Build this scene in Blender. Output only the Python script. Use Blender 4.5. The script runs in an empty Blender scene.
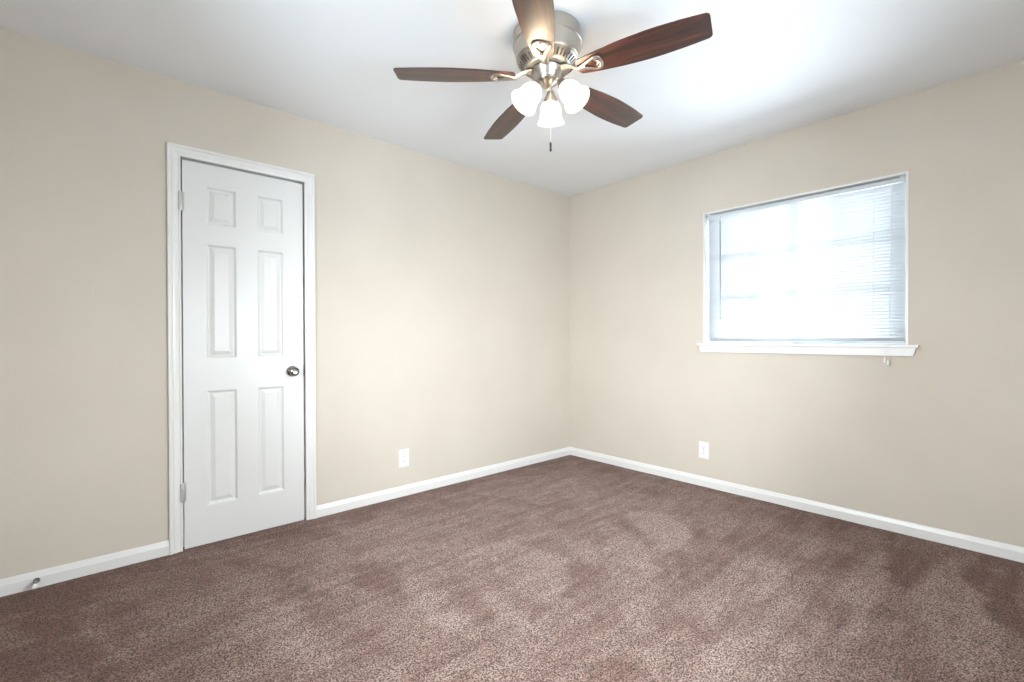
import bpy, bmesh, math, random
import numpy as np
from mathutils import Vector, Matrix, noise

sc = bpy.context.scene
COL = sc.collection
R = math.radians
PI = math.pi

# ------------------------------------------------------------------ camera, world, exposure
CEIL = 2.44
cam_data = bpy.data.cameras.new('camera')
cam = bpy.data.objects.new('camera', cam_data)
COL.objects.link(cam)
cam_data.sensor_fit = 'HORIZONTAL'
cam_data.sensor_width = 36.0
cam_data.lens = 447.71 / 1024 * 36.0
cam_data.clip_start = 0.02
yaw, pitch, roll = R(49.743), R(-0.280), R(-0.194)
F = Vector((math.cos(yaw) * math.cos(pitch), math.sin(yaw) * math.cos(pitch), math.sin(pitch)))
Rt = Vector((math.sin(yaw), -math.cos(yaw), 0))
Up = Rt.cross(F)
R2 = Rt * math.cos(roll) + Up * math.sin(roll)
U2 = -Rt * math.sin(roll) + Up * math.cos(roll)
cm = Matrix((R2, U2, -F)).transposed().to_4x4()
cm.translation = Vector((-3.1588, -2.8848, 1.0967))
cam.matrix_world = cm
sc.camera = cam

sc.view_settings.view_transform = 'Standard'
sc.view_settings.look = 'None'
sc.view_settings.gamma = 1.0
sc.view_settings.use_curve_mapping = False
sc.view_settings.exposure = 0.37
sc.cycles.max_bounces = 12
sc.cycles.diffuse_bounces = 6
sc.cycles.transparent_max_bounces = 24
sc.cycles.transmission_bounces = 8
sc.cycles.caustics_reflective = False
sc.cycles.caustics_refractive = False
sc.cycles.sample_clamp_indirect = 8.0
sc.cycles.use_denoising = True

SKY = 29.0            # strength of the bright overcast sky outside
LAMP = 290.0         # emission of the bulbs in the fan
w = bpy.data.worlds.new('sky')
sc.world = w
w.use_nodes = True
nt = w.node_tree
bg = nt.nodes['Background']
tc = nt.nodes.new('ShaderNodeTexCoord')
sep = nt.nodes.new('ShaderNodeSeparateXYZ')
ramp = nt.nodes.new('ShaderNodeValToRGB')
mr = nt.nodes.new('ShaderNodeMapRange')
mr.inputs[1].default_value = -1; mr.inputs[2].default_value = 1
nt.links.new(tc.outputs['Generated'], sep.inputs[0])
nt.links.new(sep.outputs[2], mr.inputs[0])
nt.links.new(mr.outputs[0], ramp.inputs[0])
e = ramp.color_ramp.elements
e[0].position = 0.40; e[0].color = (0.45, 0.50, 0.555, 1)
e[1].position = 0.56; e[1].color = (0.89, 0.94, 1.00, 1)
nt.links.new(ramp.outputs[0], bg.inputs[0])
bg.inputs[1].default_value = SKY

ANG = R(3.0)                                  # the window wall stands 3 degrees out of square
WALLM = Matrix.Rotation(ANG, 4, 'Z')          # local: +x outdoors, -y along the wall
DOOR = dict(l=-2.966, r=-2.362, top=2.047)    # inner edges of the casing
WIN = dict(a=1.271, b=2.413, z0=1.057, z1=2.018)
BACKX, FRONTY = -3.86, -3.36
FILL_SIDE = dict(y0=-2.60, y1=-1.40, z0=0.95, z1=1.95)  # unseen window added for fill light, in the wall left of the camera
FILL_REAR = dict(x0=-2.6, x1=-1.3, z0=0.85, z1=1.70)   # added fill-light opening, out of view behind the camera

def portal(name, m, sx, sy):
    l = bpy.data.lights.new(name, 'AREA')
    l.shape = 'RECTANGLE'; l.size = sx; l.size_y = sy
    l.cycles.is_portal = True
    o = bpy.data.objects.new(name, l)
    COL.objects.link(o)
    o.matrix_world = m
    return o

# area lights point along local -Z
mw = WALLM @ Matrix.Translation((0.135, -(WIN['a'] + WIN['b']) / 2, (WIN['z0'] + WIN['z1']) / 2)) @ Matrix.Rotation(R(90), 4, 'Y')
portal('window_portal', mw, WIN['z1'] - WIN['z0'], WIN['b'] - WIN['a'])
mb = Matrix.Translation(((FILL_REAR['x0'] + FILL_REAR['x1']) / 2, FRONTY - 0.13, (FILL_REAR['z0'] + FILL_REAR['z1']) / 2)) @ Matrix.Rotation(R(90), 4, 'X')
portal('rear_fill_portal', mb, FILL_REAR['x1'] - FILL_REAR['x0'], FILL_REAR['z1'] - FILL_REAR['z0'])  # sky sampling through the added rear fill opening
mb = Matrix.Translation((BACKX - 0.13, (FILL_SIDE['y0'] + FILL_SIDE['y1']) / 2, (FILL_SIDE['z0'] + FILL_SIDE['z1']) / 2)) @ Matrix.Rotation(R(-90), 4, 'Y')
portal('side_fill_portal', mb, FILL_SIDE['z1'] - FILL_SIDE['z0'], FILL_SIDE['y1'] - FILL_SIDE['y0'])  # same for the fill opening added at the side

# ------------------------------------------------------------------ materials
def mat(name, color=(0.8, 0.8, 0.8), rough=0.5, metal=0.0, spec=0.5, coat=0.0):
    m = bpy.data.materials.new(name)
    m.use_nodes = True
    b = m.node_tree.nodes['Principled BSDF']
    b.inputs['Base Color'].default_value = (*color, 1)
    b.inputs['Roughness'].default_value = rough
    b.inputs['Metallic'].default_value = metal
    b.inputs['Specular IOR Level'].default_value = spec
    b.inputs['Coat Weight'].default_value = coat
    b.inputs['Coat Roughness'].default_value = 0.12
    return m

def N(m, kind):
    return m.node_tree.nodes.new('ShaderNode' + kind)

def LK(m, a, b):
    m.node_tree.links.new(a, b)

def P(m):
    return m.node_tree.nodes['Principled BSDF']

def add_noise_bump(m, scale, strength, dist=0.002, detail=3, stretch=None):
    t = N(m, 'TexCoord'); n = N(m, 'TexNoise'); b = N(m, 'Bump')
    n.inputs['Scale'].default_value = scale
    n.inputs['Detail'].default_value = detail
    b.inputs['Strength'].default_value = strength
    b.inputs['Distance'].default_value = dist
    src = t.outputs['Object']
    if stretch:
        mp = N(m, 'Mapping'); mp.inputs['Scale'].default_value = stretch
        LK(m, src, mp.inputs[0]); src = mp.outputs[0]
    LK(m, src, n.inputs['Vector'])
    LK(m, n.outputs[0], b.inputs['Height'])
    LK(m, b.outputs[0], P(m).inputs['Normal'])
    return n

def wall_material(name, c):
    m = mat(name, c, 0.75, spec=0.25)
    add_noise_bump(m, 130, 0.25, 0.002, 3, (1, 1, 1))
    t = N(m, 'TexCoord'); n = N(m, 'TexNoise'); r = N(m, 'ValToRGB')
    n.inputs['Scale'].default_value = 2.2; n.inputs['Detail'].default_value = 5
    LK(m, t.outputs['Object'], n.inputs['Vector']); LK(m, n.outputs[0], r.inputs[0])
    r.color_ramp.elements[0].position = 0.3; r.color_ramp.elements[1].position = 0.7
    r.color_ramp.elements[0].color = (c[0] * .97, c[1] * .965, c[2] * .955, 1)
    r.color_ramp.elements[1].color = (c[0] * 1.02, c[1] * 1.02, c[2] * 1.02, 1)
    LK(m, r.outputs[0], P(m).inputs['Base Color'])
    return m

M = {}
M['wall'] = wall_material('beige_wall_paint', (0.622, 0.568, 0.494))
M['ceiling'] = mat('white_ceiling_paint', (0.83, 0.85, 0.87), 0.6, spec=0.3)
add_noise_bump(M['ceiling'], 60, 0.12, 0.002, 3)
M['trim'] = mat('white_semigloss_trim', (0.77, 0.765, 0.745), 0.32, spec=0.45)
M['door'] = mat('white_door_paint', (0.725, 0.725, 0.71), 0.36, spec=0.45)
nn = add_noise_bump(M['door'], 40, 0.05, 0.001, 4, (12, 12, 0.6))
M['dark'] = mat('dark_gap', (0.03, 0.03, 0.03), 0.7)
M['nickel'] = mat('brushed_nickel', (0.48, 0.445, 0.40), 0.31, 1.0)
add_noise_bump(M['nickel'], 30, 0.06, 0.0006, 2, (1, 1, 30))
M['steel'] = mat('satin_steel', (0.27, 0.26, 0.245), 0.18, 1.0)
M['hinge'] = mat('painted_hinge', (0.46, 0.46, 0.43), 0.4, 0.3)
M['brass_dark'] = mat('dark_bronze', (0.10, 0.08, 0.06), 0.35, 0.9)
M['plastic'] = mat('white_plastic', (0.84, 0.84, 0.83), 0.3)
M['slot'] = mat('socket_slot', (0.10, 0.10, 0.10), 0.6)
M['rubber'] = mat('white_rubber', (0.80, 0.80, 0.78), 0.5)
M['vinyl'] = mat('white_vinyl', (0.80, 0.84, 0.88), 0.35)
M['wand'] = mat('clear_grey_plastic', (0.30, 0.32, 0.33), 0.15)
M['headrail'] = mat('headrail_enamel', (0.60, 0.64, 0.66), 0.35)
M['cord'] = mat('white_cord', (0.75, 0.74, 0.72), 0.8)

def slat_material():
    m = bpy.data.materials.new('white_blind_slat'); m.use_nodes = True
    nt = m.node_tree; nt.nodes.clear()
    out = nt.nodes.new('ShaderNodeOutputMaterial')
    d = nt.nodes.new('ShaderNodeBsdfDiffuse'); d.inputs[0].default_value = (0.74, 0.765, 0.79, 1)
    t = nt.nodes.new('ShaderNodeBsdfTranslucent'); t.inputs[0].default_value = (0.80, 0.84, 0.88, 1)
    g = nt.nodes.new('ShaderNodeBsdfGlossy'); g.inputs['Roughness'].default_value = 0.3
    m1 = nt.nodes.new('ShaderNodeMixShader'); m1.inputs[0].default_value = 0.040
    m2 = nt.nodes.new('ShaderNodeMixShader'); m2.inputs[0].default_value = 0.04
    nt.links.new(d.outputs[0], m1.inputs[1]); nt.links.new(t.outputs[0], m1.inputs[2])
    nt.links.new(m1.outputs[0], m2.inputs[1]); nt.links.new(g.outputs[0], m2.inputs[2])
    nt.links.new(m2.outputs[0], out.inputs[0])
    return m
M['slat'] = slat_material()

def glass_material():
    m = bpy.data.materials.new('window_glass'); m.use_nodes = True
    nt = m.node_tree; nt.nodes.clear()
    out = nt.nodes.new('ShaderNodeOutputMaterial')
    t = nt.nodes.new('ShaderNodeBsdfTransparent'); t.inputs[0].default_value = (0.95, 0.97, 0.97, 1)
    g = nt.nodes.new('ShaderNodeBsdfGlossy'); g.inputs['Roughness'].default_value = 0.02
    f = nt.nodes.new('ShaderNodeFresnel'); f.inputs[0].default_value = 1.25
    mx = nt.nodes.new('ShaderNodeMixShader')
    nt.links.new(f.outputs[0], mx.inputs[0])
    nt.links.new(t.outputs[0], mx.inputs[1]); nt.links.new(g.outputs[0], mx.inputs[2])
    nt.links.new(mx.outputs[0], out.inputs[0])
    return m
M['glass'] = glass_material()

def shade_material():
    m = bpy.data.materials.new('frosted_white_glass'); m.use_nodes = True
    nt = m.node_tree; nt.nodes.clear()
    out = nt.nodes.new('ShaderNodeOutputMaterial')
    t = nt.nodes.new('ShaderNodeBsdfTransparent'); t.inputs[0].default_value = (1, 0.97, 0.92, 1)
    tr = nt.nodes.new('ShaderNodeBsdfTranslucent'); tr.inputs[0].default_value = (0.95, 0.93, 0.88, 1)
    d = nt.nodes.new('ShaderNodeBsdfDiffuse'); d.inputs[0].default_value = (0.9, 0.9, 0.88, 1)
    m1 = nt.nodes.new('ShaderNodeMixShader'); m1.inputs[0].default_value = 0.35
    m2 = nt.nodes.new('ShaderNodeMixShader'); m2.inputs[0].default_value = 0.70
    nt.links.new(tr.outputs[0], m1.inputs[1]); nt.links.new(d.outputs[0], m1.inputs[2])
    nt.links.new(t.outputs[0], m2.inputs[1]); nt.links.new(m1.outputs[0], m2.inputs[2])
    nt.links.new(m2.outputs[0], out.inputs[0])
    return m
M['shade'] = shade_material()

def bulb_material():
    m = bpy.data.materials.new('lit_bulb'); m.use_nodes = True
    b = P(m)
    b.inputs['Base Color'].default_value = (1, 0.95, 0.85, 1)
    b.inputs['Emission Color'].default_value = (1.0, 0.85, 0.66, 1)
    b.inputs['Emission Strength'].default_value = LAMP
    return m
M['bulb'] = bulb_material()

def wood_material():
    m = mat('cherry_blade_wood', (0.2, 0.06, 0.03), 0.42, spec=0.6, coat=0.6)
    P(m).inputs['Coat Roughness'].default_value = 0.28
    t = N(m, 'TexCoord'); mp = N(m, 'Mapping'); n = N(m, 'TexNoise'); r = N(m, 'ValToRGB')
    mp.inputs['Scale'].default_value = (2.5, 38, 38)
    n.inputs['Scale'].default_value = 1.6; n.inputs['Detail'].default_value = 6
    n.inputs['Roughness'].default_value = 0.65; n.inputs['Distortion'].default_value = 0.6
    LK(m, t.outputs['Object'], mp.inputs[0]); LK(m, mp.outputs[0], n.inputs['Vector'])
    LK(m, n.outputs[0], r.inputs[0])
    el = r.color_ramp.elements
    el[0].position = 0.30; el[0].color = (0.008, 0.003, 0.0025, 1)
    el[1].position = 0.72; el[1].color = (0.150, 0.034, 0.016, 1)
    x = el.new(0.5); x.color = (0.040, 0.011, 0.007, 1)
    LK(m, r.outputs[0], P(m).inputs['Base Color'])
    return m
M['wood'] = wood_material()

def carpet_material():
    m = mat('brown_cut_pile_carpet', (0.3, 0.2, 0.17), 0.95, spec=0.05)
    P(m).inputs['Sheen Weight'].default_value = 0.25
    P(m).inputs['Sheen Roughness'].default_value = 0.6
    P(m).inputs['Sheen Tint'].default_value = (0.8, 0.78, 0.75, 1)
    t = N(m, 'TexCoord')
    fine = N(m, 'TexNoise'); fine.inputs['Scale'].default_value = 165; fine.inputs['Detail'].default_value = 4
    fine.inputs['Roughness'].default_value = 0.75
    mid = N(m, 'TexNoise'); mid.inputs['Scale'].default_value = 4.0; mid.inputs['Detail'].default_value = 8
    mid.inputs['Roughness'].default_value = 0.72; mid.inputs['Distortion'].default_value = 0.9
    LK(m, t.outputs['Object'], fine.inputs['Vector']); LK(m, t.outputs['Object'], mid.inputs['Vector'])
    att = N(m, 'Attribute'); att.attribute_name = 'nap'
    # nap: direction the pile lies in, 0 dark .. 1 light
    a1 = N(m, 'Math'); a1.operation = 'MULTIPLY_ADD'; a1.inputs[1].default_value = 2.0; a1.inputs[2].default_value = -0.98
    LK(m, mid.outputs[0], a1.inputs[0])
    a2 = N(m, 'Math'); a2.operation = 'ADD'
    mp = N(m, 'Mapping'); mp.inputs['Rotation'].default_value = (0, 0, R(-14)); mp.inputs['Scale'].default_value = (0.9, 7.0, 1)
    st = N(m, 'TexNoise'); st.inputs['Scale'].default_value = 2.2; st.inputs['Detail'].default_value = 6; st.inputs['Roughness'].default_value = 0.65
    st.inputs['Distortion'].default_value = 0.35
    LK(m, t.outputs['Object'], mp.inputs[0]); LK(m, mp.outputs[0], st.inputs['Vector'])
    a3 = N(m, 'Math'); a3.operation = 'MULTIPLY_ADD'; a3.inputs[1].default_value = 1.7; a3.inputs[2].default_value = -0.85
    LK(m, st.outputs[0], a3.inputs[0])
    a4 = N(m, 'Math'); a4.operation = 'ADD'; LK(m, a1.outputs[0], a4.inputs[0]); LK(m, a3.outputs[0], a4.inputs[1])
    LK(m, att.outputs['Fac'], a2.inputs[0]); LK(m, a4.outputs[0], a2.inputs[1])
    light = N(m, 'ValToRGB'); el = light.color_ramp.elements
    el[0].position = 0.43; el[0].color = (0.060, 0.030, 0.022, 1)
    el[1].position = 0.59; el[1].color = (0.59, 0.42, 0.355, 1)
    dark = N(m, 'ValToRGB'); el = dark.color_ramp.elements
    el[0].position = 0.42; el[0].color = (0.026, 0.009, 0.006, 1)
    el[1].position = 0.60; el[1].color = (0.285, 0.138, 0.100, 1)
    vor = N(m, 'TexVoronoi'); vor.inputs['Scale'].default_value = 260
    LK(m, t.outputs['Object'], vor.inputs['Vector'])
    sc_ = N(m, 'SeparateColor'); LK(m, vor.outputs['Color'], sc_.inputs[0])
    f1 = N(m, 'Math'); f1.operation = 'MULTIPLY_ADD'; f1.inputs[1].default_value = 0.20; f1.inputs[2].default_value = -0.10
    LK(m, sc_.outputs[0], f1.inputs[0])
    f2 = N(m, 'Math'); f2.operation = 'ADD'; LK(m, f1.outputs[0], f2.inputs[0]); LK(m, fine.outputs[0], f2.inputs[1])
    fsrc = f2.outputs[0]
    LK(m, fsrc, light.inputs[0]); LK(m, fsrc, dark.inputs[0])
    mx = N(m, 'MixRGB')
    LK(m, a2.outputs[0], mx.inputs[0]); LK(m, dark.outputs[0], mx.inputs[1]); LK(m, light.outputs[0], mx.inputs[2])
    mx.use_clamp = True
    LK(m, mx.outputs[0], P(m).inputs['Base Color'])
    b = N(m, 'Bump'); b.inputs['Strength'].default_value = 0.9; b.inputs['Distance'].default_value = 0.008
    LK(m, fsrc, b.inputs['Height']); LK(m, b.outputs[0], P(m).inputs['Normal'])
    return m
M['carpet'] = carpet_material()

# ------------------------------------------------------------------ mesh helpers
def link(name, bm, m, parent=None, smooth=False, auto=True):
    bmesh.ops.recalc_face_normals(bm, faces=bm.faces)
    me = bpy.data.meshes.new(name)
    if smooth:
        for f in bm.faces: f.smooth = True
        if auto:
            for ed in bm.edges:
                if len(ed.link_faces) == 2 and ed.calc_face_angle(0) > R(38): ed.smooth = False
    bm.to_mesh(me); bm.free()
    o = bpy.data.objects.new(name, me)
    for x in (m if isinstance(m, (list, tuple)) else [m]): me.materials.append(x)
    COL.objects.link(o)
    if parent: o.parent = parent
    return o

def empty(name, mtx=None, parent=None):
    o = bpy.data.objects.new(name, None)
    o.empty_display_size = 0.1
    COL.objects.link(o)
    if parent: o.parent = parent
    if mtx is not None: o.matrix_world = mtx
    return o

def tag(o, label=None, cat=None, group=None, kind=None):
    if label: o['label'] = label
    if cat: o['category'] = cat
    if group: o['group'] = group
    if kind: o['kind'] = kind
    return o

def box(bm, x0, x1, y0, y1, z0, z1, bev=0.0, mi=0):
    v = [bm.verts.new((x, y, z)) for x in (x0, x1) for y in (y0, y1) for z in (z0, z1)]
    fs = [(0, 1, 3, 2), (4, 6, 7, 5), (0, 4, 5, 1), (2, 3, 7, 6), (0, 2, 6, 4), (1, 5, 7, 3)]
    out = [bm.faces.new([v[i] for i in f]) for f in fs]
    for f in out: f.material_index = mi
    if bev > 0:
        es = list({e for f in out for e in f.edges})
        bmesh.ops.bevel(bm, geom=es, offset=bev, segments=2, profile=0.6, affect='EDGES')

def lathe(bm, prof, seg=48, mtx=None, mi=0):
    rings = []
    mtx = mtx or Matrix()
    for r, z in prof:
        if r < 1e-5: rings.append([bm.verts.new(mtx @ Vector((0, 0, z)))])
        else: rings.append([bm.verts.new(mtx @ Vector((r * math.cos(2 * PI * k / seg), r * math.sin(2 * PI * k / seg), z))) for k in range(seg)])
    for a, b in zip(rings, rings[1:]):
        for k in range(seg):
            k2 = (k + 1) % seg
            if len(a) == 1 and len(b) == 1: continue
            if len(a) == 1: f = bm.faces.new((a[0], b[k], b[k2]))
            elif len(b) == 1: f = bm.faces.new((a[k], b[0], a[k2]))
            else: f = bm.faces.new((a[k], b[k], b[k2], a[k2]))
            f.material_index = mi

def tube(bm, pts, rad, seg=10, flat=1.0, upv=None, cap=True, mi=0):
    """sweep an ellipse (rad wide, rad*flat thick) along pts; rad may be a list"""
    pts = [Vector(p) for p in pts]
    n = len(pts)
    rads = rad if isinstance(rad, (list, tuple)) else [rad] * n
    rings = []
    up = Vector(upv) if upv else Vector((0, 0, 1))
    for i, p in enumerate(pts):
        t = (pts[min(i + 1, n - 1)] - pts[max(i - 1, 0)]).normalized()
        s = t.cross(up)
        if s.length < 1e-3: s = t.cross(Vector((0, 1, 0)))
        s.normalize(); u = s.cross(t).normalized()
        rings.append([bm.verts.new(p + s * rads[i] * math.cos(2 * PI * k / seg) + u * rads[i] * flat * math.sin(2 * PI * k / seg)) for k in range(seg)])
    for a, b in zip(rings, rings[1:]):
        for k in range(seg):
            f = bm.faces.new((a[k], a[(k + 1) % seg], b[(k + 1) % seg], b[k])); f.material_index = mi
    if cap:
        for r in (rings[0], rings[-1]):
            f = bm.faces.new(r); f.material_index = mi

def extrude_profile(bm, prof, x0, x1):
    """prof: closed list of (y,z); swept along x"""
    a = [bm.verts.new((x0, y, z)) for y, z in prof]
    b = [bm.verts.new((x1, y, z)) for y, z in prof]
    n = len(prof)
    for k in range(n): bm.faces.new((a[k], a[(k + 1) % n], b[(k + 1) % n], b[k]))
    bm.faces.new(a); bm.faces.new(b)

def new(): return bmesh.new()
def BZ(p0, p1, p2, p3, n=12):
    p0, p1, p2, p3 = map(Vector, (p0, p1, p2, p3))
    return [p0 * (1 - t) ** 3 + 3 * p1 * t * (1 - t) ** 2 + 3 * p2 * t * t * (1 - t) + p3 * t ** 3 for t in [i / n for i in range(n + 1)]]

def tri_fix(bm):
    return bm

# ------------------------------------------------------------------ room shell
TH = 0.14
def wall(name, m, boxes):
    bm = new()
    for b in boxes: box(bm, *b)
    o = link(name, bm, m); o['kind'] = 'structure'
    return o

L_, R_, T_ = DOOR['l'] - 0.012, DOOR['r'] + 0.012, DOOR['top'] + 0.012
wall('wall_left', M['wall'], [
    (BACKX - TH, L_, 0, TH, -0.1, CEIL),
    (R_, 0.16, 0, TH, -0.1, CEIL),
    (L_, R_, 0, TH, T_, CEIL),
    (L_, R_, 0.085, TH, -0.1, T_)])  # panel added behind the door to keep outdoor light out of the gaps
wr = wall('wall_right', M['wall'], [
    (0, TH, -WIN['a'], 0.0, -0.1, CEIL),
    (0, TH, -3.55, -WIN['b'], -0.1, CEIL),
    (0, TH, -WIN['b'], -WIN['a'], -0.1, WIN['z0'] - 0.016),
    (0, TH, -WIN['b'], -WIN['a'], WIN['z1'], CEIL)])
wr.matrix_world = WALLM
wall('wall_back', M['wall'], [
    (BACKX - TH, BACKX, FILL_SIDE['y1'], 0, -0.1, CEIL),
    (BACKX - TH, BACKX, FRONTY, FILL_SIDE['y0'], -0.1, CEIL),
    (BACKX - TH, BACKX, FILL_SIDE['y0'], FILL_SIDE['y1'], -0.1, FILL_SIDE['z0']),
    (BACKX - TH, BACKX, FILL_SIDE['y0'], FILL_SIDE['y1'], FILL_SIDE['z1'], CEIL)])
wall('wall_front', M['wall'], [
    (BACKX - TH, FILL_REAR['x0'], FRONTY - TH, FRONTY, -0.1, CEIL),
    (FILL_REAR['x1'], 0.34, FRONTY - TH, FRONTY, -0.1, CEIL),
    (FILL_REAR['x0'], FILL_REAR['x1'], FRONTY - TH, FRONTY, -0.1, FILL_REAR['z0']),
    (FILL_REAR['x0'], FILL_REAR['x1'], FRONTY - TH, FRONTY, FILL_REAR['z1'], CEIL)])
wall('ceiling', M['ceiling'], [(BACKX - TH, 0.4, FRONTY - TH, TH, CEIL, CEIL + 0.1)])

# carpet: the direction the pile lies in (vacuum strokes, footprints) is stored per vertex
NAP = [
    (0.80, 0.05, [(-0.05, -2.59), (-0.61, -2.53), (-0.97, -2.62), (-1.16, -2.72), (-1.04, -2.82), (-0.72, -2.82)]),
    (0.75, 0.04, [(-0.27, -2.34), (-0.25, -2.37), (-0.6, -2.43), (-1.12, -2.49), (-1.11, -2.42), (-0.68, -2.34)]),
    (0.50, 0.05, [(-0.83, -2.31), (-0.6, -2.31), (-0.81, -2.43), (-0.91, -2.43)]),
    (-0.75, 0.05, [(-0.19, -2.38), (-0.06, -2.58), (-0.57, -2.53), (-0.6, -2.45)]),
    (-1.00, 0.05, [(-0.08, -2.64), (-0.07, -2.84), (-0.7, -2.85), (-0.67, -2.79), (-0.39, -2.69)]),
    (-0.50, 0.04, [(-0.43, -2.17), (-0.3, -2.29), (-0.59, -2.32), (-0.64, -2.26)]),
    (-0.35, 0.06, [(-0.99, -2.28), (-0.83, -2.41), (-0.98, -2.46), (-1.13, -2.37)]),
    (0.95, 0.06, [(-0.75, -1.14), (-0.62, -1.33), (-0.7, -1.62), (-0.96, -1.71), (-1.07, -1.65), (-0.95, -1.4)]),
    (0.55, 0.05, [(-1.01, -1.16), (-0.96, -1.31), (-1.25, -1.67), (-1.37, -1.69), (-1.27, -1.45)]),
    (0.85, 0.05, [(-0.72, -2.03), (-0.75, -2.11), (-0.99, -2.15), (-1.21, -2.11), (-1.14, -2.07)]),
    (0.35, 0.06, [(-1.03, -2.2), (-0.99, -2.28), (-1.19, -2.32), (-1.4, -2.25), (-1.3, -2.18)]),
    (-0.45, 0.06, [(-0.69, -1.63), (-0.54, -1.84), (-0.88, -1.92), (-1.26, -1.94), (-1.38, -1.79), (-1.17, -1.67)]),
    (0.60, 0.05, [(-1.55, -1.73), (-1.52, -1.84), (-1.67, -1.96), (-1.74, -1.92), (-1.67, -1.8)]),
    (-0.45, 0.06, [(-1.49, -1.9), (-1.43, -2.05), (-1.59, -2.1), (-1.63, -2.0)]),
    (-0.70, 0.05, [(-2.36, -0.72), (-2.25, -0.75), (-2.23, -1.01), (-2.3, -1.21), (-2.36, -1.1), (-2.39, -0.89)]),
    (0.60, 0.05, [(-1.79, -0.93), (-1.62, -1.0), (-1.53, -1.36), (-1.78, -1.6), (-1.86, -1.58), (-1.86, -1.26)]),
    (-0.50, 0.04, [(-2.06, -1.06), (-2.04, -1.22), (-2.09, -1.51), (-2.17, -1.52), (-2.16, -1.27)]),
    (0.60, 0.05, [(-2.01, -1.35), (-1.95, -1.45), (-1.99, -1.69), (-2.07, -1.62), (-2.07, -1.49)]),
    (0.45, 0.05, [(-2.2, -0.98), (-2.14, -1.19), (-2.2, -1.45), (-2.28, -1.42), (-2.28, -1.17)]),
    (-0.45, 0.05, [(-1.56, -1.4), (-1.38, -1.52), (-1.62, -1.72), (-1.78, -1.65)]),
    (0.50, 0.04, [(-1.41, -1.21), (-1.27, -1.3), (-1.36, -1.52), (-1.5, -1.44)]),
    (-0.80, 0.12, [(-3.59, -0.04), (-3.34, -0.16), (-3.29, -0.56), (-3.22, -0.96), (-3.49, -0.73)]),
    (0.60, 0.05, [(-3.33, -0.38), (-3.29, -0.44), (-3.19, -0.82), (-3.2, -0.89), (-3.28, -0.68)]),
    (-0.40, 0.05, [(-3.24, -0.35), (-3.11, -0.46), (-3.12, -0.71), (-3.22, -0.64)]),
    (0.50, 0.08, [(-2.84, -0.69), (-2.63, -0.87), (-2.62, -1.21), (-2.69, -1.34), (-2.86, -1.14)]),
    (-0.50, 0.05, [(-2.61, -0.74), (-2.51, -0.88), (-2.58, -1.04), (-2.65, -0.96)]),
    (0.30, 0.08, [(-1.59, -2.09), (-1.34, -2.26), (-1.3, -2.47), (-1.42, -2.49), (-1.78, -2.18)]),
    (-0.40, 0.10, [(-1.95, -1.78), (-1.83, -1.95), (-1.93, -2.06), (-2.17, -1.85)]),
    (-0.35, 0.10, [(-2.62, -0.97), (-2.47, -1.22), (-2.46, -1.6), (-2.66, -1.44)]),
]

def seg_d(px, py, poly):
    """signed distance to polygon, positive inside"""
    n = len(poly); d = np.full(px.shape, 1e9); inside = np.zeros(px.shape, bool)
    for i in range(n):
        ax, ay = poly[i]; bx, by = poly[(i + 1) % n]
        ex, ey = bx - ax, by - ay
        t = np.clip(((px - ax) * ex + (py - ay) * ey) / (ex * ex + ey * ey + 1e-12), 0, 1)
        d = np.minimum(d, np.hypot(px - ax - t * ex, py - ay - t * ey))
        c = ((ay > py) != (by > py)) & (px < (bx - ax) * (py - ay) / (by - ay + 1e-12) + ax)
        inside ^= c
    return np.where(inside, d, -d)

def build_floor():
    x0, x1, y0, y1, st = BACKX - 0.05, 0.30, FRONTY - 0.05, 0.05, 0.02
    nx, ny = int((x1 - x0) / st), int((y1 - y0) / st)
    xs = np.linspace(x0, x1, nx); ys = np.linspace(y0, y1, ny)
    X, Y = np.meshgrid(xs, ys)
    wob = np.array([[noise.noise(Vector((x * 5, y * 5, 0))) for x in xs] for y in ys])
    wob2 = np.array([[noise.noise(Vector((x * 5, y * 5, 7))) for x in xs] for y in ys])
    rag = np.array([[noise.noise(Vector((x * 22, y * 22, 3))) for x in xs] for y in ys])
    px, py = X + wob * 0.05 + rag * 0.035, Y + wob2 * 0.05 - rag * 0.03
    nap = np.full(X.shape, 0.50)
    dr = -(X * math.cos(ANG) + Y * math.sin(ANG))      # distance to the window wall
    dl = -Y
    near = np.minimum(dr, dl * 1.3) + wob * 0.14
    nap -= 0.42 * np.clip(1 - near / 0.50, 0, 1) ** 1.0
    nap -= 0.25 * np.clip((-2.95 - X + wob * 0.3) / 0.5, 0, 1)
    for wt, soft, poly in NAP:
        s = np.clip(seg_d(px, py, poly) / soft * 0.9 + 0.5, 0, 1)
        nap += wt * 0.55 * s * s * (3 - 2 * s)
    Z = 0.0015 * wob2
    verts = np.stack([X.ravel(), Y.ravel(), Z.ravel()], 1)
    faces = [(j * nx + i, j * nx + i + 1, (j + 1) * nx + i + 1, (j + 1) * nx + i) for j in range(ny - 1) for i in range(nx - 1)]
    me = bpy.data.meshes.new('floor')
    me.from_pydata(verts.tolist(), [], faces)
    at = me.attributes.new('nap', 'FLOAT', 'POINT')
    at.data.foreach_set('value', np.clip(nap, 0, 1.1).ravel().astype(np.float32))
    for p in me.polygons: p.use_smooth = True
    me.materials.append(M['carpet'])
    o = bpy.data.objects.new('floor', me); COL.objects.link(o); o['kind'] = 'structure'
build_floor()

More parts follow.
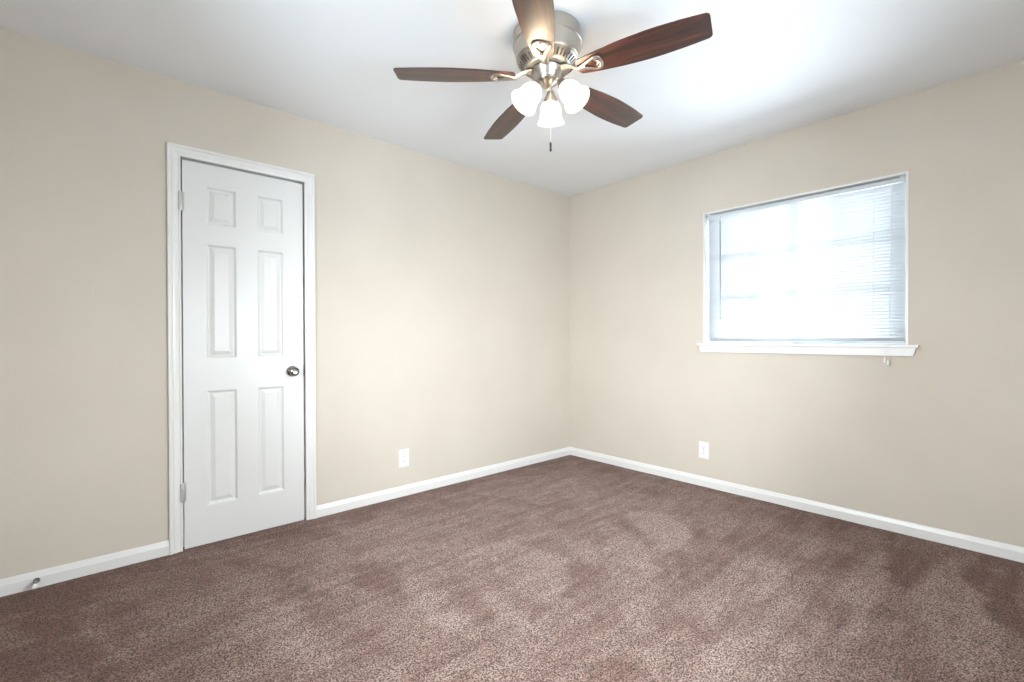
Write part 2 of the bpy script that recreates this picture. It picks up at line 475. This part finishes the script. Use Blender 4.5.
# baseboards
BB = [(0.0, -0.015), (-0.013, -0.015), (-0.013, 0.047), (-0.0105, 0.050), (-0.0055, 0.066), (-0.003, 0.0705), (0.0, 0.0715)]
def baseboard(name, x0, x1, mtx=None):
    bm = new(); extrude_profile(bm, BB, x0, x1)
    o = link(name, bm, M['trim']); o['kind'] = 'structure'
    if mtx is not None: o.matrix_world = mtx
CAS = 0.057
baseboard('baseboard_left', DOOR['r'] + CAS, 0.0)
baseboard('baseboard_left_of_door', BACKX, DOOR['l'] - CAS)
baseboard('baseboard_right', 0.0, 3.36, WALLM @ Matrix.Rotation(R(-90), 4, 'Z'))
baseboard('baseboard_back', 0.0, -FRONTY, Matrix.Translation((BACKX, FRONTY, 0)) @ Matrix.Rotation(R(90), 4, 'Z'))
baseboard('baseboard_front', 0.0, 4.0, Matrix.Translation((0.14, FRONTY, 0)) @ Matrix.Rotation(R(180), 4, 'Z'))

# ------------------------------------------------------------------ door
T = Vector(((DOOR['l'] + DOOR['r']) / 2, 0, 0))
door = empty('door_1', Matrix.Translation(T)); door['kind'] = 'structure'
def dpart(name, bm, m, parent=door, **k):
    bmesh.ops.translate(bm, verts=bm.verts, vec=-T)
    o = link(name, bm, m, parent, **k); return o

# casing: moulded profile swept round the opening with mitred corners
bm = new()
prof = [(0, 0), (0, -0.0085), (0.003, -0.0105), (0.008, -0.0105), (0.011, -0.0075), (0.014, -0.0085), (0.026, -0.0135),
        (0.036, -0.0150), (0.039, -0.0125), (0.042, -0.0150), (0.046, -0.0178), (0.054, -0.0178), (0.057, -0.015), (0.057, 0)]
l, r, t = DOOR['l'], DOOR['r'], DOOR['top']
rows = []
for o_, y in prof:
    rows.append([bm.verts.new(p) for p in ((l - o_, y, -0.015), (l - o_, y, t + o_), (r + o_, y, t + o_), (r + o_, y, -0.015))])
for a, b in zip(rows, rows[1:]):
    for k in range(3): bm.faces.new((a[k], a[k + 1], b[k + 1], b[k]))
dpart('casing', bm, M['trim'])
# jamb with its stop
bm = new()
jl, jr, jt = l - 0.005 + 0.0, r + 0.005, t + 0.005
box(bm, jl - 0.007, jl + 0.001, -0.001, 0.085, -0.015, jt + 0.006)
box(bm, jr - 0.001, jr + 0.007, -0.001, 0.085, -0.015, jt + 0.006)
box(bm, jl, jr, -0.001, 0.085, jt - 0.001, jt + 0.006)
box(bm, jl, jl + 0.022, 0.047, 0.085, -0.015, jt)
box(bm, jr - 0.022, jr, 0.047, 0.085, -0.015, jt)
box(bm, jl, jr, 0.047, 0.085, jt - 0.022, jt)
dpart('jamb', bm, M['trim'])

# six-panel slab
SX0, SX1, SZ1, SY = -2.9585, -2.3700, 2.0350, 0.006
def slab():
    bm = new()
    pans = []
    for xa, xb in ((-2.858, -2.716), (-2.6155, -2.478)):
        for za, zb in ((0.206, 0.823), (0.998, 1.611), (1.717, 1.921)):
            pans.append((xa, xb, za, zb))
    xs = sorted({SX0, SX1, *[p[0] for p in pans], *[p[1] for p in pans]})
    zs = sorted({0.002, SZ1, *[p[2] for p in pans], *[p[3] for p in pans]})
    vg = {}
    def V(x, z, y=SY):
        k = (round(x, 5), round(z, 5), round(y, 5))
        if k not in vg: vg[k] = bm.verts.new((x, y, z))
        return vg[k]
    for i in range(len(xs) - 1):
        for j in range(len(zs) - 1):
            c = (xs[i], xs[i + 1], zs[j], zs[j + 1])
            if any(abs(c[0] - p[0]) < 1e-6 and abs(c[2] - p[2]) < 1e-6 for p in pans):
                rings = []
                for ins, dep in ((0, 0), (0.004, 0.0015), (0.010, 0.0105), (0.014, 0.0120), (0.017, 0.0118), (0.036, 0.0030), (0.038, 0.0022)):
                    a, b, d_, e_ = c[0] + ins, c[1] - ins, c[2] + ins, c[3] - ins
                    rings.append([V(a, d_, SY + dep), V(b, d_, SY + dep), V(b, e_, SY + dep), V(a, e_, SY + dep)])
                for p, q in zip(rings, rings[1:]):
                    for k in range(4): bm.faces.new((p[k], p[(k + 1) % 4], q[(k + 1) % 4], q[k]))
                bm.faces.new(rings[-1])
            else:
                bm.faces.new((V(xs[i], zs[j]), V(xs[i + 1], zs[j]), V(xs[i + 1], zs[j + 1]), V(xs[i], zs[j + 1])))
    # edges and back
    for i in range(len(xs) - 1):
        for z in (0.002, SZ1):
            bm.faces.new((V(xs[i], z), V(xs[i + 1], z), V(xs[i + 1], z, SY + 0.035), V(xs[i], z, SY + 0.035)))
    for j in range(len(zs) - 1):
        for x in (SX0, SX1):
            bm.faces.new((V(x, zs[j]), V(x, zs[j + 1]), V(x, zs[j + 1], SY + 0.035), V(x, zs[j], SY + 0.035)))
    bm.faces.new([V(x, 0.002, SY + 0.035) for x in xs] + [V(SX1, z, SY + 0.035) for z in zs[1:]] +
                 [V(x, SZ1, SY + 0.035) for x in xs[::-1][1:]] + [V(SX0, z, SY + 0.035) for z in zs[::-1][1:-1]])
    return bm
slab_o = dpart('door_slab', slab(), M['door'])
# knob
bm = new()
KM = Matrix.Translation((-2.433, SY, 0.908)) @ Matrix.Rotation(R(90), 4, 'X')   # local z -> -y
lathe(bm, [(0, -0.001), (0.031, -0.001), (0.032, 0.003), (0.029, 0.007), (0.016, 0.010), (0.012, 0.014), (0.0115, 0.026), (0.014, 0.031),
           (0.022, 0.036), (0.0265, 0.043), (0.0275, 0.050), (0.026, 0.057), (0.021, 0.063), (0.014, 0.0655), (0.0125, 0.0640), (0.006, 0.0635), (0, 0.0640)], 40, KM)
tag(dpart('door_knob', bm, M['steel'], slab_o, smooth=True), 'round satin steel door knob')
bm = new()
box(bm, SX1 - 0.001, SX1 + 0.0022, SY - 0.001, SY + 0.030, 0.872, 0.944, 0.0008)
box(bm, SX1, SX1 + 0.006, SY + 0.003, SY + 0.018, 0.898, 0.918, 0.001)
tag(dpart('latch', bm, M['brass_dark'], slab_o), 'dark metal latch plate')
for z0, z1 in ((1.769, 1.866), (0.254, 0.353)):
    bm = new()
    n = 5; h = (z1 - z0) / n
    for k in range(n):
        lathe(bm, [(0, z0 + k * h + .0006), (0.0062, z0 + k * h + .0006), (0.0062, z0 + (k + 1) * h - .0006), (0, z0 + (k + 1) * h - .0006)], 16,
              Matrix.Translation((-2.9615, -0.0045, 0)))
    lathe(bm, [(0, z0 - .004), (0.004, z0 - .003), (0.0045, z0), (0.0045, z1), (0.004, z1 + .003), (0, z1 + .004)], 12, Matrix.Translation((-2.9615, -0.0045, 0)))
    box(bm, -2.9765, -2.9600, -0.0125, -0.0095, z0 + 0.001, z1 - 0.001, 0.0006)
    box(bm, -2.9615, -2.9500, 0.0035, 0.0062, z0 + 0.001, z1 - 0.001, 0.0006)
    dpart('hinge', bm, M['hinge'], slab_o, smooth=True)

# ------------------------------------------------------------------ window (wall-local coordinates: d outwards, s along the wall)
A, B, Z0, Z1 = WIN['a'], WIN['b'], WIN['z0'], WIN['z1']
WT = Vector((0, -(A + B) / 2, Z0))
win = empty('window_1', WALLM @ Matrix.Translation(WT)); win['kind'] = 'structure'
def bx(bm, d0, d1, s0, s1, z0, z1, bev=0.0):
    box(bm, d0, d1, -s1, -s0, z0, z1, bev)
def wpart(name, bm, m, parent=win, origin=WT, **k):
    bmesh.ops.translate(bm, verts=bm.verts, vec=-origin)
    return link(name, bm, m, parent, **k)
bm = new()
e_ = 0.011
bx(bm, -0.002, 0.135, A, A + e_, Z0, Z1, 0.001)
bx(bm, -0.002, 0.135, B - e_, B, Z0, Z1, 0.001)
bx(bm, -0.002, 0.135, A + e_, B - e_, Z1 - 0.009, Z1, 0.001)
wpart('window_lining', bm, M['trim'])
bm = new()
f0, f1, fw = 0.098, 0.132, 0.010
bx(bm, f0, f1, A + e_, A + e_ + fw, Z0, Z1 - 0.009, 0.002)
bx(bm, f0, f1, B - e_ - fw, B - e_, Z0, Z1 - 0.009, 0.002)
bx(bm, 0.062, f1, A + e_ + fw, B - e_ - fw, Z1 - 0.040, Z1 - 0.009, 0.002)
bx(bm, f0, f1, A + e_ + fw, B - e_ - fw, Z0, Z0 + fw, 0.002)
wpart('window_frame', bm, M['vinyl'])
mid = 1.833
for s0, s1, d0 in ((A + e_ + fw, mid + 0.026, 0.068), (mid - 0.026, B - e_ - fw, 0.086)):
    bm = new(); z0, z1 = Z0 + fw, Z1 - 0.040; w_ = 0.016; d1 = d0 + 0.018
    bx(bm, d0, d1, s0, s0 + w_, z0, z1, 0.0015); bx(bm, d0, d1, s1 - w_, s1, z0, z1, 0.0015)
    bx(bm, d0, d1, s0 + w_, s1 - w_, z0, z0 + w_, 0.0015); bx(bm, d0, d1, s0 + w_, s1 - w_, z1 - w_, z1, 0.0015)
    m_ = (s0 + s1) / 2
    bx(bm, d0 + 0.010, d0 + 0.016, m_ - 0.011, m_ + 0.011, z0 + w_, z1 - w_)
    for q in (1, 2):
        zq = z0 + w_ + (z1 - z0 - 2 * w_) * q / 3
        bx(bm, d0 + 0.0095, d0 + 0.0165, s0 + w_, s1 - w_, zq - 0.010, zq + 0.010)
    sash = wpart('sash', bm, M['vinyl'])
    bm = new(); bx(bm, d0 + 0.005, d0 + 0.009, s0 + w_ - 0.004, s1 - w_ + 0.004, z0 + w_ - 0.004, z1 - w_ + 0.004)
    wpart('glass_pane', bm, M['glass'], sash)
# sill: stool with horns
bm = new()
bx(bm, -0.032, 0.0, 1.232, 2.457, Z0 - 0.016, Z0, 0.003)
bx(bm, 0.0, 0.135, A, B, Z0 - 0.016, Z0)
wpart('window_sill', bm, M['trim'])
bm = new()
pr = [(-1.240, 1.041), (-2.449, 1.041), (-2.435, 0.9935), (-1.254, 0.9935)]
fr = [bm.verts.new((-0.017, y, z)) for y, z in pr]
bk = [bm.verts.new((0.0, y, z)) for y, z in pr]
for k in range(4): bm.faces.new((fr[k], fr[(k + 1) % 4], bk[(k + 1) % 4], bk[k]))
ff = bm.faces.new(fr); bm.faces.new(bk)
bmesh.ops.bevel(bm, geom=list(ff.edges), offset=0.003, segments=2, affect='EDGES')
wpart('sill_apron', bm, M['trim'])

# unseen windows added to bring in fill daylight; local: x along the wall, +y into the room
def fill_window(name, mtx, wd, h):
    w2 = empty(name, mtx); w2['kind'] = 'structure'
    a, c = -wd / 2, wd / 2
    bm = new()
    for q in ((a, a + .04, 0, h), (c - .04, c, 0, h), (a + .04, c - .04, 0, .04), (a + .04, c - .04, h - .04, h), (-.025, .025, .04, h - .04)):
        box(bm, q[0], q[1], -0.13, -0.08, q[2], q[3], 0.002)
    link('window_frame', bm, M['vinyl'], w2)
    for p, q in ((a + .04, -.025), (.025, c - .04)):
        bm = new(); box(bm, p, q, -.108, -.104, .04, h - .04); link('glass_pane', bm, M['glass'], w2)
    bm = new(); box(bm, a - .04, c + .04, -.0005, .03, -.02, 0, 0.003); box(bm, a, c, -.08, 0, -.02, 0.0)
    link('window_sill', bm, M['trim'], w2)
fill_window('fill_window_rear', Matrix.Translation(((FILL_REAR['x0'] + FILL_REAR['x1']) / 2, FRONTY, FILL_REAR['z0'])), FILL_REAR['x1'] - FILL_REAR['x0'], FILL_REAR['z1'] - FILL_REAR['z0'])
fill_window('fill_window_side', Matrix.Translation((BACKX, (FILL_SIDE['y0'] + FILL_SIDE['y1']) / 2, FILL_SIDE['z0'])) @ Matrix.Rotation(R(-90), 4, 'Z'), FILL_SIDE['y1'] - FILL_SIDE['y0'], FILL_SIDE['z1'] - FILL_SIDE['z0'])

# ------------------------------------------------------------------ venetian blind
BT = Vector((0.045, -(A + B) / 2, Z1 - 0.009))
bl = empty('window_blind', WALLM @ Matrix.Translation(BT))
tag(bl, 'white mini venetian blind with thin slats lowered over the bright window', 'blind')
b0, b1 = A + e_ + 0.007, B - e_ - 0.006
DC = 0.047
def bpart(name, bm, m, parent=bl, **k): return wpart(name, bm, m, parent, BT, **k)
bm = new()
hz1 = Z1 - 0.0165; hz0 = hz1 - 0.026
bx(bm, DC - 0.0125, DC + 0.0125, b0, b1, hz0, hz1, 0.0015)
bpart('headrail', bm, M['headrail'])
for s in (b0 + 0.012, b1 - 0.012):      # brackets carrying the headrail from the lining
    bm = new()
    bx(bm, DC - 0.010, DC + 0.014, s - 0.010, s + 0.010, hz1 - 0.001, Z1 - 0.009, 0.001)
    bpart('bracket', bm, M['headrail'])
TILT = R(-55)
zt, zb_ = hz0 - 0.012, Z0 + 0.030
ns = 46
bm = new()
for k in range(ns):
    z = zt + (zb_ - zt) * k / (ns - 1)
    row = []
    for q in range(5):
        u = (q / 4 - 0.5) * 0.025
        crown = 0.0022 * (1 - (2 * u / 0.025) ** 2)
        d_ = DC + u * math.cos(TILT) - crown * math.sin(TILT)
        zz = z + u * math.sin(TILT) + crown * math.cos(TILT)
        row.append((d_, zz))
    a = [bm.verts.new((d_, -b0 - 0.002, zz)) for d_, zz in row]
    b = [bm.verts.new((d_, -b1 + 0.002, zz)) for d_, zz in row]
    for q in range(4): bm.faces.new((a[q], a[q + 1], b[q + 1], b[q]))
so = bpart('slats', bm, M['slat'], smooth=True, auto=False)
sm = so.modifiers.new('thickness', 'SOLIDIFY'); sm.thickness = 0.00035
bm = new(); bx(bm, DC - 0.013, DC + 0.013, b0, b1, Z0 + 0.008, Z0 + 0.021, 0.003)
bpart('bottom_rail', bm, M['headrail'])
for s in (b0 + 0.13, (b0 + b1) / 2 + 0.03, b1 - 0.14):
    bm = new()
    for dd in (-0.0128, 0.0128):
        tube(bm, [(DC + dd, -s, hz0 + 0.002), (DC + dd, -s, Z0 + 0.02)], 0.0007, 6)
    for k in range(ns):
        z = zt + (zb_ - zt) * k / (ns - 1) - 0.0012
        tube(bm, [(DC - 0.0128, -s, z - 0.0128 * math.sin(TILT)), (DC + 0.0128, -s, z + 0.0128 * math.sin(TILT))], 0.0005, 5)
    bpart('ladder_cord', bm, M['cord'])
bm = new()
tube(bm, [(DC - 0.017, -1.385, hz0 + 0.006), (DC - 0.022, -1.384, hz0 - 0.008), (DC - 0.024, -1.384, 1.93)], 0.0012, 8)
tube(bm, [(DC - 0.024, -1.384, 1.945), (DC - 0.024, -1.386, 1.24)], 0.0040, 6)
lathe(bm, [(0, -0.004), (0.005, -0.002), (0.005, 0.012), (0.004, 0.018)], 10, Matrix.Translation((DC - 0.024, -1.386, 1.236)))
tag(bpart('tilt_wand', bm, M['wand']), 'grey clear plastic tilt wand')
bm = new()
for k, (sb, dz) in enumerate(((2.317, 0.0), (2.331, -0.012))):
    pts = [(DC - 0.015, -2.338 - 0.003 * k, hz0 + 0.003), (DC - 0.018, -2.337, 1.70), (DC - 0.022, -2.33, 1.30), (0.0, -sb, 1.075), (-0.036, -sb, 1.056), (-0.040, -sb, 1.02), (-0.037, -sb, 0.985 + dz)]
    tube(bm, pts, 0.0009, 6)
lc = bpart('lift_cord', bm, M['cord'])
for sb, dz in ((2.317, 0.0), (2.331, -0.012)):
    bm = new()
    lathe(bm, [(0, 0.004), (0.0025, 0.003), (0.004, -0.004), (0.0062, -0.018), (0.0066, -0.026), (0.004, -0.029), (0, -0.029)], 14, Matrix.Translation((-0.037, -sb, 0.983 + dz)))
    bpart('tassel', bm, M['plastic'], lc, smooth=True)

# ------------------------------------------------------------------ outlets
def outlet(mtx, label):
    o = empty('wall_outlet', mtx)
    tag(o, label, 'outlet', 'white wall outlets')
    # local: x along the wall, -y into the room, origin at plate centre on the wall
    bm = new(); box(bm, -0.037, 0.037, -0.006, 0, -0.061, 0.061, 0.0022)
    pl = link('cover_plate', bm, M['plastic'], o)
    for s in (1, -1):
        bm = new()
        cz = s * 0.0205
        pts = []
        for k in range(28):
            a = 2 * PI * k / 28
            pts.append((0.0168 * math.cos(a), max(-0.0125, min(0.0125, 0.0168 * math.sin(a)))))
        fr = [bm.verts.new((x, -0.0078, z + cz)) for x, z in pts]
        bk = [bm.verts.new((x, -0.0050, z + cz)) for x, z in pts]
        for k in range(28): bm.faces.new((fr[k], fr[(k + 1) % 28], bk[(k + 1) % 28], bk[k]))
        bm.faces.new(fr)
        box(bm, -0.0078, -0.0056, -0.0081, -0.007, cz - 0.001, cz + 0.008, 0, 1)
        box(bm, 0.0056, 0.0076, -0.0081, -0.007, cz + 0.000, cz + 0.007, 0, 1)
        lathe(bm, [(0, 0.0), (0.0028, 0.0), (0.0028, -0.001)], 12, Matrix.Translation((0, -0.0082, cz - 0.006)) @ Matrix.Rotation(R(-90), 4, 'X'), 1)
        link('socket', bm, [M['plastic'], M['slot']], pl)
    bm = new(); lathe(bm, [(0.003, 0.0), (0.003, 0.001), (0, 0.0016)], 14, Matrix.Translation((0, -0.006, 0)) @ Matrix.Rotation(R(90), 4, 'X'))
    link('screw', bm, M['steel'], pl)
    return o
outlet(Matrix.Translation((-1.714, 0, 0.2645)), 'white duplex outlet low on the left wall between door and corner')
outlet(WALLM @ Matrix.Translation((0, -1.275, 0.2675)) @ Matrix.Rotation(R(-90), 4, 'Z'), 'white duplex outlet low on the window wall, below the window')

# ------------------------------------------------------------------ door stop on the baseboard
ds = empty('door_stop', Matrix.Translation((-3.490, -0.013, 0.034)))
tag(ds, 'small chrome door stop with white rubber tip screwed into baseboard left of the door', 'door stop')
rx = Matrix.Rotation(R(90), 4, 'X')
bm = new(); lathe(bm, [(0, 0), (0.0115, 0), (0.0115, 0.003), (0.0085, 0.007), (0.0060, 0.010), (0.0055, 0.052), (0.0075, 0.054), (0.0075, 0.056), (0, 0.056)], 24, rx)
link('rod', bm, M['steel'], ds, smooth=True)
bm = new(); lathe(bm, [(0, 0.056), (0.0085, 0.056), (0.0095, 0.060), (0.0090, 0.071), (0.0065, 0.076), (0, 0.077)], 24, rx)
link('rubber_tip', bm, M['rubber'], ds, smooth=True)

# ------------------------------------------------------------------ ceiling fan
fan = empty('ceiling_fan', Matrix.Translation((-1.7552, -1.4758, CEIL)))
tag(fan, 'five-blade ceiling fan with cherry wood blades, brushed nickel motor and three lit glass shades', 'ceiling fan')
bm = new()
lathe(bm, [(0, -0.0005), (0.150, -0.0005), (0.1525, -0.003), (0.1525, -0.048), (0.1550, -0.050), (0.1560, -0.054), (0.1550, -0.058), (0.1515, -0.060),
           (0.1490, -0.072), (0.1450, -0.092), (0.1395, -0.110), (0.1405, -0.113), (0.1395, -0.117), (0.1355, -0.119), (0.1340, -0.122), (0.1340, -0.125), (0.1300, -0.128),
           (0.1010, -0.152), (0.1005, -0.155), (0.0960, -0.158), (0.090, -0.159), (0.0, -0.160)], 72, Matrix.Diagonal((0.98, 0.98, 1, 1)))
mh = link('motor_housing', bm, M['nickel'], fan, smooth=True)
tag(mh, 'brushed nickel drum-shaped motor housing')
bm = new()
nsl = 40
for k in range(nsl):
    a = 2 * PI * (k + 0.5) / nsl
    sl = math.atan2(0.024, -0.026)
    mtx = Matrix.Rotation(a, 4, 'Z') @ Matrix.Translation((0.1133, 0, -0.140)) @ Matrix.Rotation(-math.atan2(0.024, 0.029), 4, 'Y')
    b2 = new(); box(b2, -0.0140, 0.0140, -0.0040, 0.0040, -0.001, 0.0008, 0.0006); b2.transform(mtx)
    me = bpy.data.meshes.new('t'); b2.to_mesh(me); b2.free(); bm.from_mesh(me); bpy.data.meshes.remove(me)
link('vent_slots', bm, M['dark'], mh)
bm = new()
lathe(bm, [(0.0, -0.158), (0.0705, -0.158), (0.0705, -0.162), (0.0690, -0.163)], 56)
link('gasket_ring', bm, M['dark'], mh, smooth=True)
bm = new()
lathe(bm, [(0, -0.161), (0.0675, -0.161), (0.0685, -0.164), (0.0670, -0.167), (0.0655, -0.169), (0.0615, -0.178), (0.0550, -0.188), (0.0490, -0.197), (0.0470, -0.201), (0.0495, -0.203),
           (0.0510, -0.207), (0.0495, -0.211), (0.0420, -0.214), (0.0330, -0.220), (0.0240, -0.230), (0.0120, -0.236), (0.0070, -0.240), (0, -0.242)], 48)
sh = link('switch_housing', bm, M['nickel'], fan, smooth=True)

# blades
BZ0 = CEIL - 2.252
PITCH = -0.172
def half_w(r_):
    pts = [(0.14, 0.038), (0.18, 0.047), (0.24, 0.056), (0.32, 0.066), (0.42, 0.0725), (0.48, 0.0725), (0.57, 0.068), (0.665, 0.0585)]
    return float(np.interp(r_, [p[0] for p in pts], [p[1] for p in pts]))
def blade_mesh():
    bm = new()
    r0, r1 = 0.140, 0.665
    up = []
    c0, c1 = 0.022, 0.018
    for k in range(7):      # rounded root corner
        a = PI / 2 * k / 6
        up.append((r0 + c0 - c0 * math.cos(a) * 1.0, half_w(r0 + c0) - c0 + c0 * math.sin(a)))
    for k in range(1, 18): 
        r_ = r0 + c0 + (r1 - c1 - r0 - c0) * k / 18
        up.append((r_, half_w(r_)))
    for k in range(7):
        a = PI / 2 * (1 - k / 6)
        up.append((r1 - c1 + c1 * math.cos(a), half_w(r1 - c1) - c1 + c1 * math.sin(a)))
    outline = up + [(x, -y) for x, y in up[::-1]]
    th = 0.0055
    bot = [bm.verts.new((x, y, -th / 2)) for x, y in outline]
    f = bm.faces.new(bot)
    ret = bmesh.ops.extrude_face_region(bm, geom=[f])
    bmesh.ops.translate(bm, verts=[v for v in ret['geom'] if isinstance(v, bmesh.types.BMVert)], vec=(0, 0, th))
    bmesh.ops.recalc_face_normals(bm, faces=bm.faces)
    caps = [f for f in bm.faces if len(f.verts) > 6]
    es = [e for f in caps for e in f.edges]
    bmesh.ops.bevel(bm, geom=es, offset=0.0012, segments=2, affect='EDGES')
    bm.transform(Matrix.Translation((0, 0, -BZ0)) @ Matrix.Rotation(PITCH, 4, 'X'))
    return bm
def iron_mesh():
    bm = new()
    RX = Matrix.Translation((0, 0, -BZ0)) @ Matrix.Rotation(PITCH, 4, 'X')
    def on(x, y, z=-0.0062): return RX @ Vector((x, y, z))
    neck = [Vector((0.066, 0, -0.166)), Vector((0.085, 0, -0.1675)), Vector((0.105, 0, -0.173)), Vector((0.120, 0, -0.181)), on(0.140, 0, -0.009), on(0.160, 0, -0.009), on(0.176, 0, -0.009)]
    tube(bm, neck, [0.017, 0.0165, 0.0150, 0.0135, 0.0125, 0.0130, 0.0125], 14, 0.42)
    for s in (1, -1):
        p = [on(0.150, s * 0.003, -0.0085)] + [on(x, s * y) for x, y in ((0.168, 0.0085), (0.182, 0.014), (0.196, 0.0205), (0.208, 0.0265), (0.220, 0.0305), (0.230, 0.0305), (0.238, 0.026), (0.243, 0.016), (0.245, 0.006), (0.245, -0.002))]
        tube(bm, p, [0.0095, 0.0095, 0.0085, 0.0080, 0.0080, 0.0082, 0.0080, 0.0075, 0.0070, 0.0065, 0.0065], 10, 0.5)
        q = [on(x, s * y) for x, y in ((0.243, 0.0), (0.232, 0.005), (0.225, 0.012), (0.223, 0.020), (0.227, 0.027))]
        tube(bm, q, 0.0048, 8, 0.6)
    for x, y in ((0.224, 0.029), (0.224, -0.029), (0.241, 0.0)):
        c = RX @ Matrix.Translation((x, y, -0.0085)) @ Matrix.Rotation(PI, 4, 'X')
        lathe(bm, [(0.0052, 0), (0.0048, 0.0018), (0.003, 0.003), (0, 0.0034)], 12, c)
    for y in (0.012, -0.012):
        lathe(bm, [(0.0045, 0), (0.004, 0.002), (0, 0.003)], 10, Matrix.Translation((0.082, y * 0.7, -0.1735)) @ Matrix.Rotation(PI, 4, 'X'))
    return bm
TH0 = -1.254
offs = [0.037, 0.010, 0.027, -0.058, 0.045]
lift = [0, -0.016, 0.004, -0.012, 0]
blade0 = iron0 = None
for k in range(5):
    a = TH0 + k * 2 * PI / 5 + offs[k]
    if k == 0:
        blade0 = link('blade', blade_mesh(), M['wood'], fan); bo = blade0
        iron0 = link('blade_iron', iron_mesh(), M['nickel'], fan, smooth=True); io = iron0
    else:
        bo = blade0.copy(); COL.objects.link(bo); bo.parent = fan
        io = iron0.copy(); COL.objects.link(io); io.parent = fan
    bo.rotation_euler = (0, lift[k], a); io.rotation_euler = (0, lift[k], a)

# light kit
SHP = [(0.0, 0.0265), (0.006, 0.0295), (0.013, 0.0360), (0.024, 0.0420), (0.038, 0.0455), (0.054, 0.0465), (0.069, 0.0485), (0.082, 0.0530), (0.093, 0.0590), (0.098, 0.0620)]
TL = R(38)
KX, KY = 0.0095, -0.0080       # the kit hangs a little off the motor's axis
for az in (R(44), R(164), R(284)):
    ax = Vector((math.sin(TL) * math.cos(az), math.sin(TL) * math.sin(az), -math.cos(TL)))
    neck = Vector((KX + math.cos(az) * 0.072, KY + math.sin(az) * 0.072, 2.187 - CEIL))
    q = ax.to_track_quat('Z', 'Y').to_matrix().to_4x4()
    mtx = Matrix.Translation(neck) @ q
    bm = new()
    h = Vector((math.cos(az), math.sin(az), 0))
    tube(bm, BZ(h * 0.030 + Vector((0, 0, -0.207)), h * 0.055 + Vector((0, 0, -0.204)), neck - ax * 0.055, neck - ax * 0.030, 10), 0.0075, 12)
    lathe(bm, [(0, -0.040), (0.010, -0.040), (0.0155, -0.036), (0.018, -0.028), (0.0215, -0.018), (0.0285, -0.008), (0.0315, -0.002), (0.0315, 0.004), (0.0285, 0.004), (0.027, -0.004), (0, -0.006)], 32, mtx)
    arm = link('light_arm', bm, M['nickel'], fan, smooth=True)
    bm = new()
    inner = [(r_ - 0.0028, t_) for t_, r_ in SHP][::-1]
    lathe(bm, [(r_, t_) for t_, r_ in SHP] + inner + [(SHP[0][1], SHP[0][0])], 40, mtx)
    bmesh.ops.remove_doubles(bm, verts=bm.verts, dist=1e-5)
    tag(link('lamp_shade', bm, M['shade'], arm, smooth=True), 'frosted white bell-shaped glass shade, lit')
    bm = new()
    lathe(bm, [(0, -0.005), (0.013, -0.004), (0.013, 0.016), (0.017, 0.026), (0.0225, 0.040), (0.0235, 0.050), (0.0205, 0.062), (0.012, 0.070), (0, 0.073)], 20, mtx)
    link('bulb', bm, M['bulb'], arm, smooth=True)
# pull chain
bm = new()
cx, cy = 0.010, -0.0085
z = -0.236
random.seed(4)
while z > -0.474:
    bmesh.ops.create_icosphere(bm, subdivisions=1, radius=0.0017, matrix=Matrix.Translation((cx, cy, z))); z -= 0.0040
tube(bm, [(cx, cy, -0.232), (cx, cy, -0.474)], 0.0006, 6)
pc = link('pull_chain', bm, M['cord'], fan, smooth=True)
bm = new()
lathe(bm, [(0, 0.002), (0.0022, 0.0), (0.0045, -0.006), (0.0050, -0.012), (0.0042, -0.028), (0.0055, -0.036), (0.0045, -0.041), (0, -0.042)], 16, Matrix.Translation((cx, cy, -0.474)))
tag(link('pull_fob', bm, M['brass_dark'], pc, smooth=True), 'dark wood and metal pull fob')
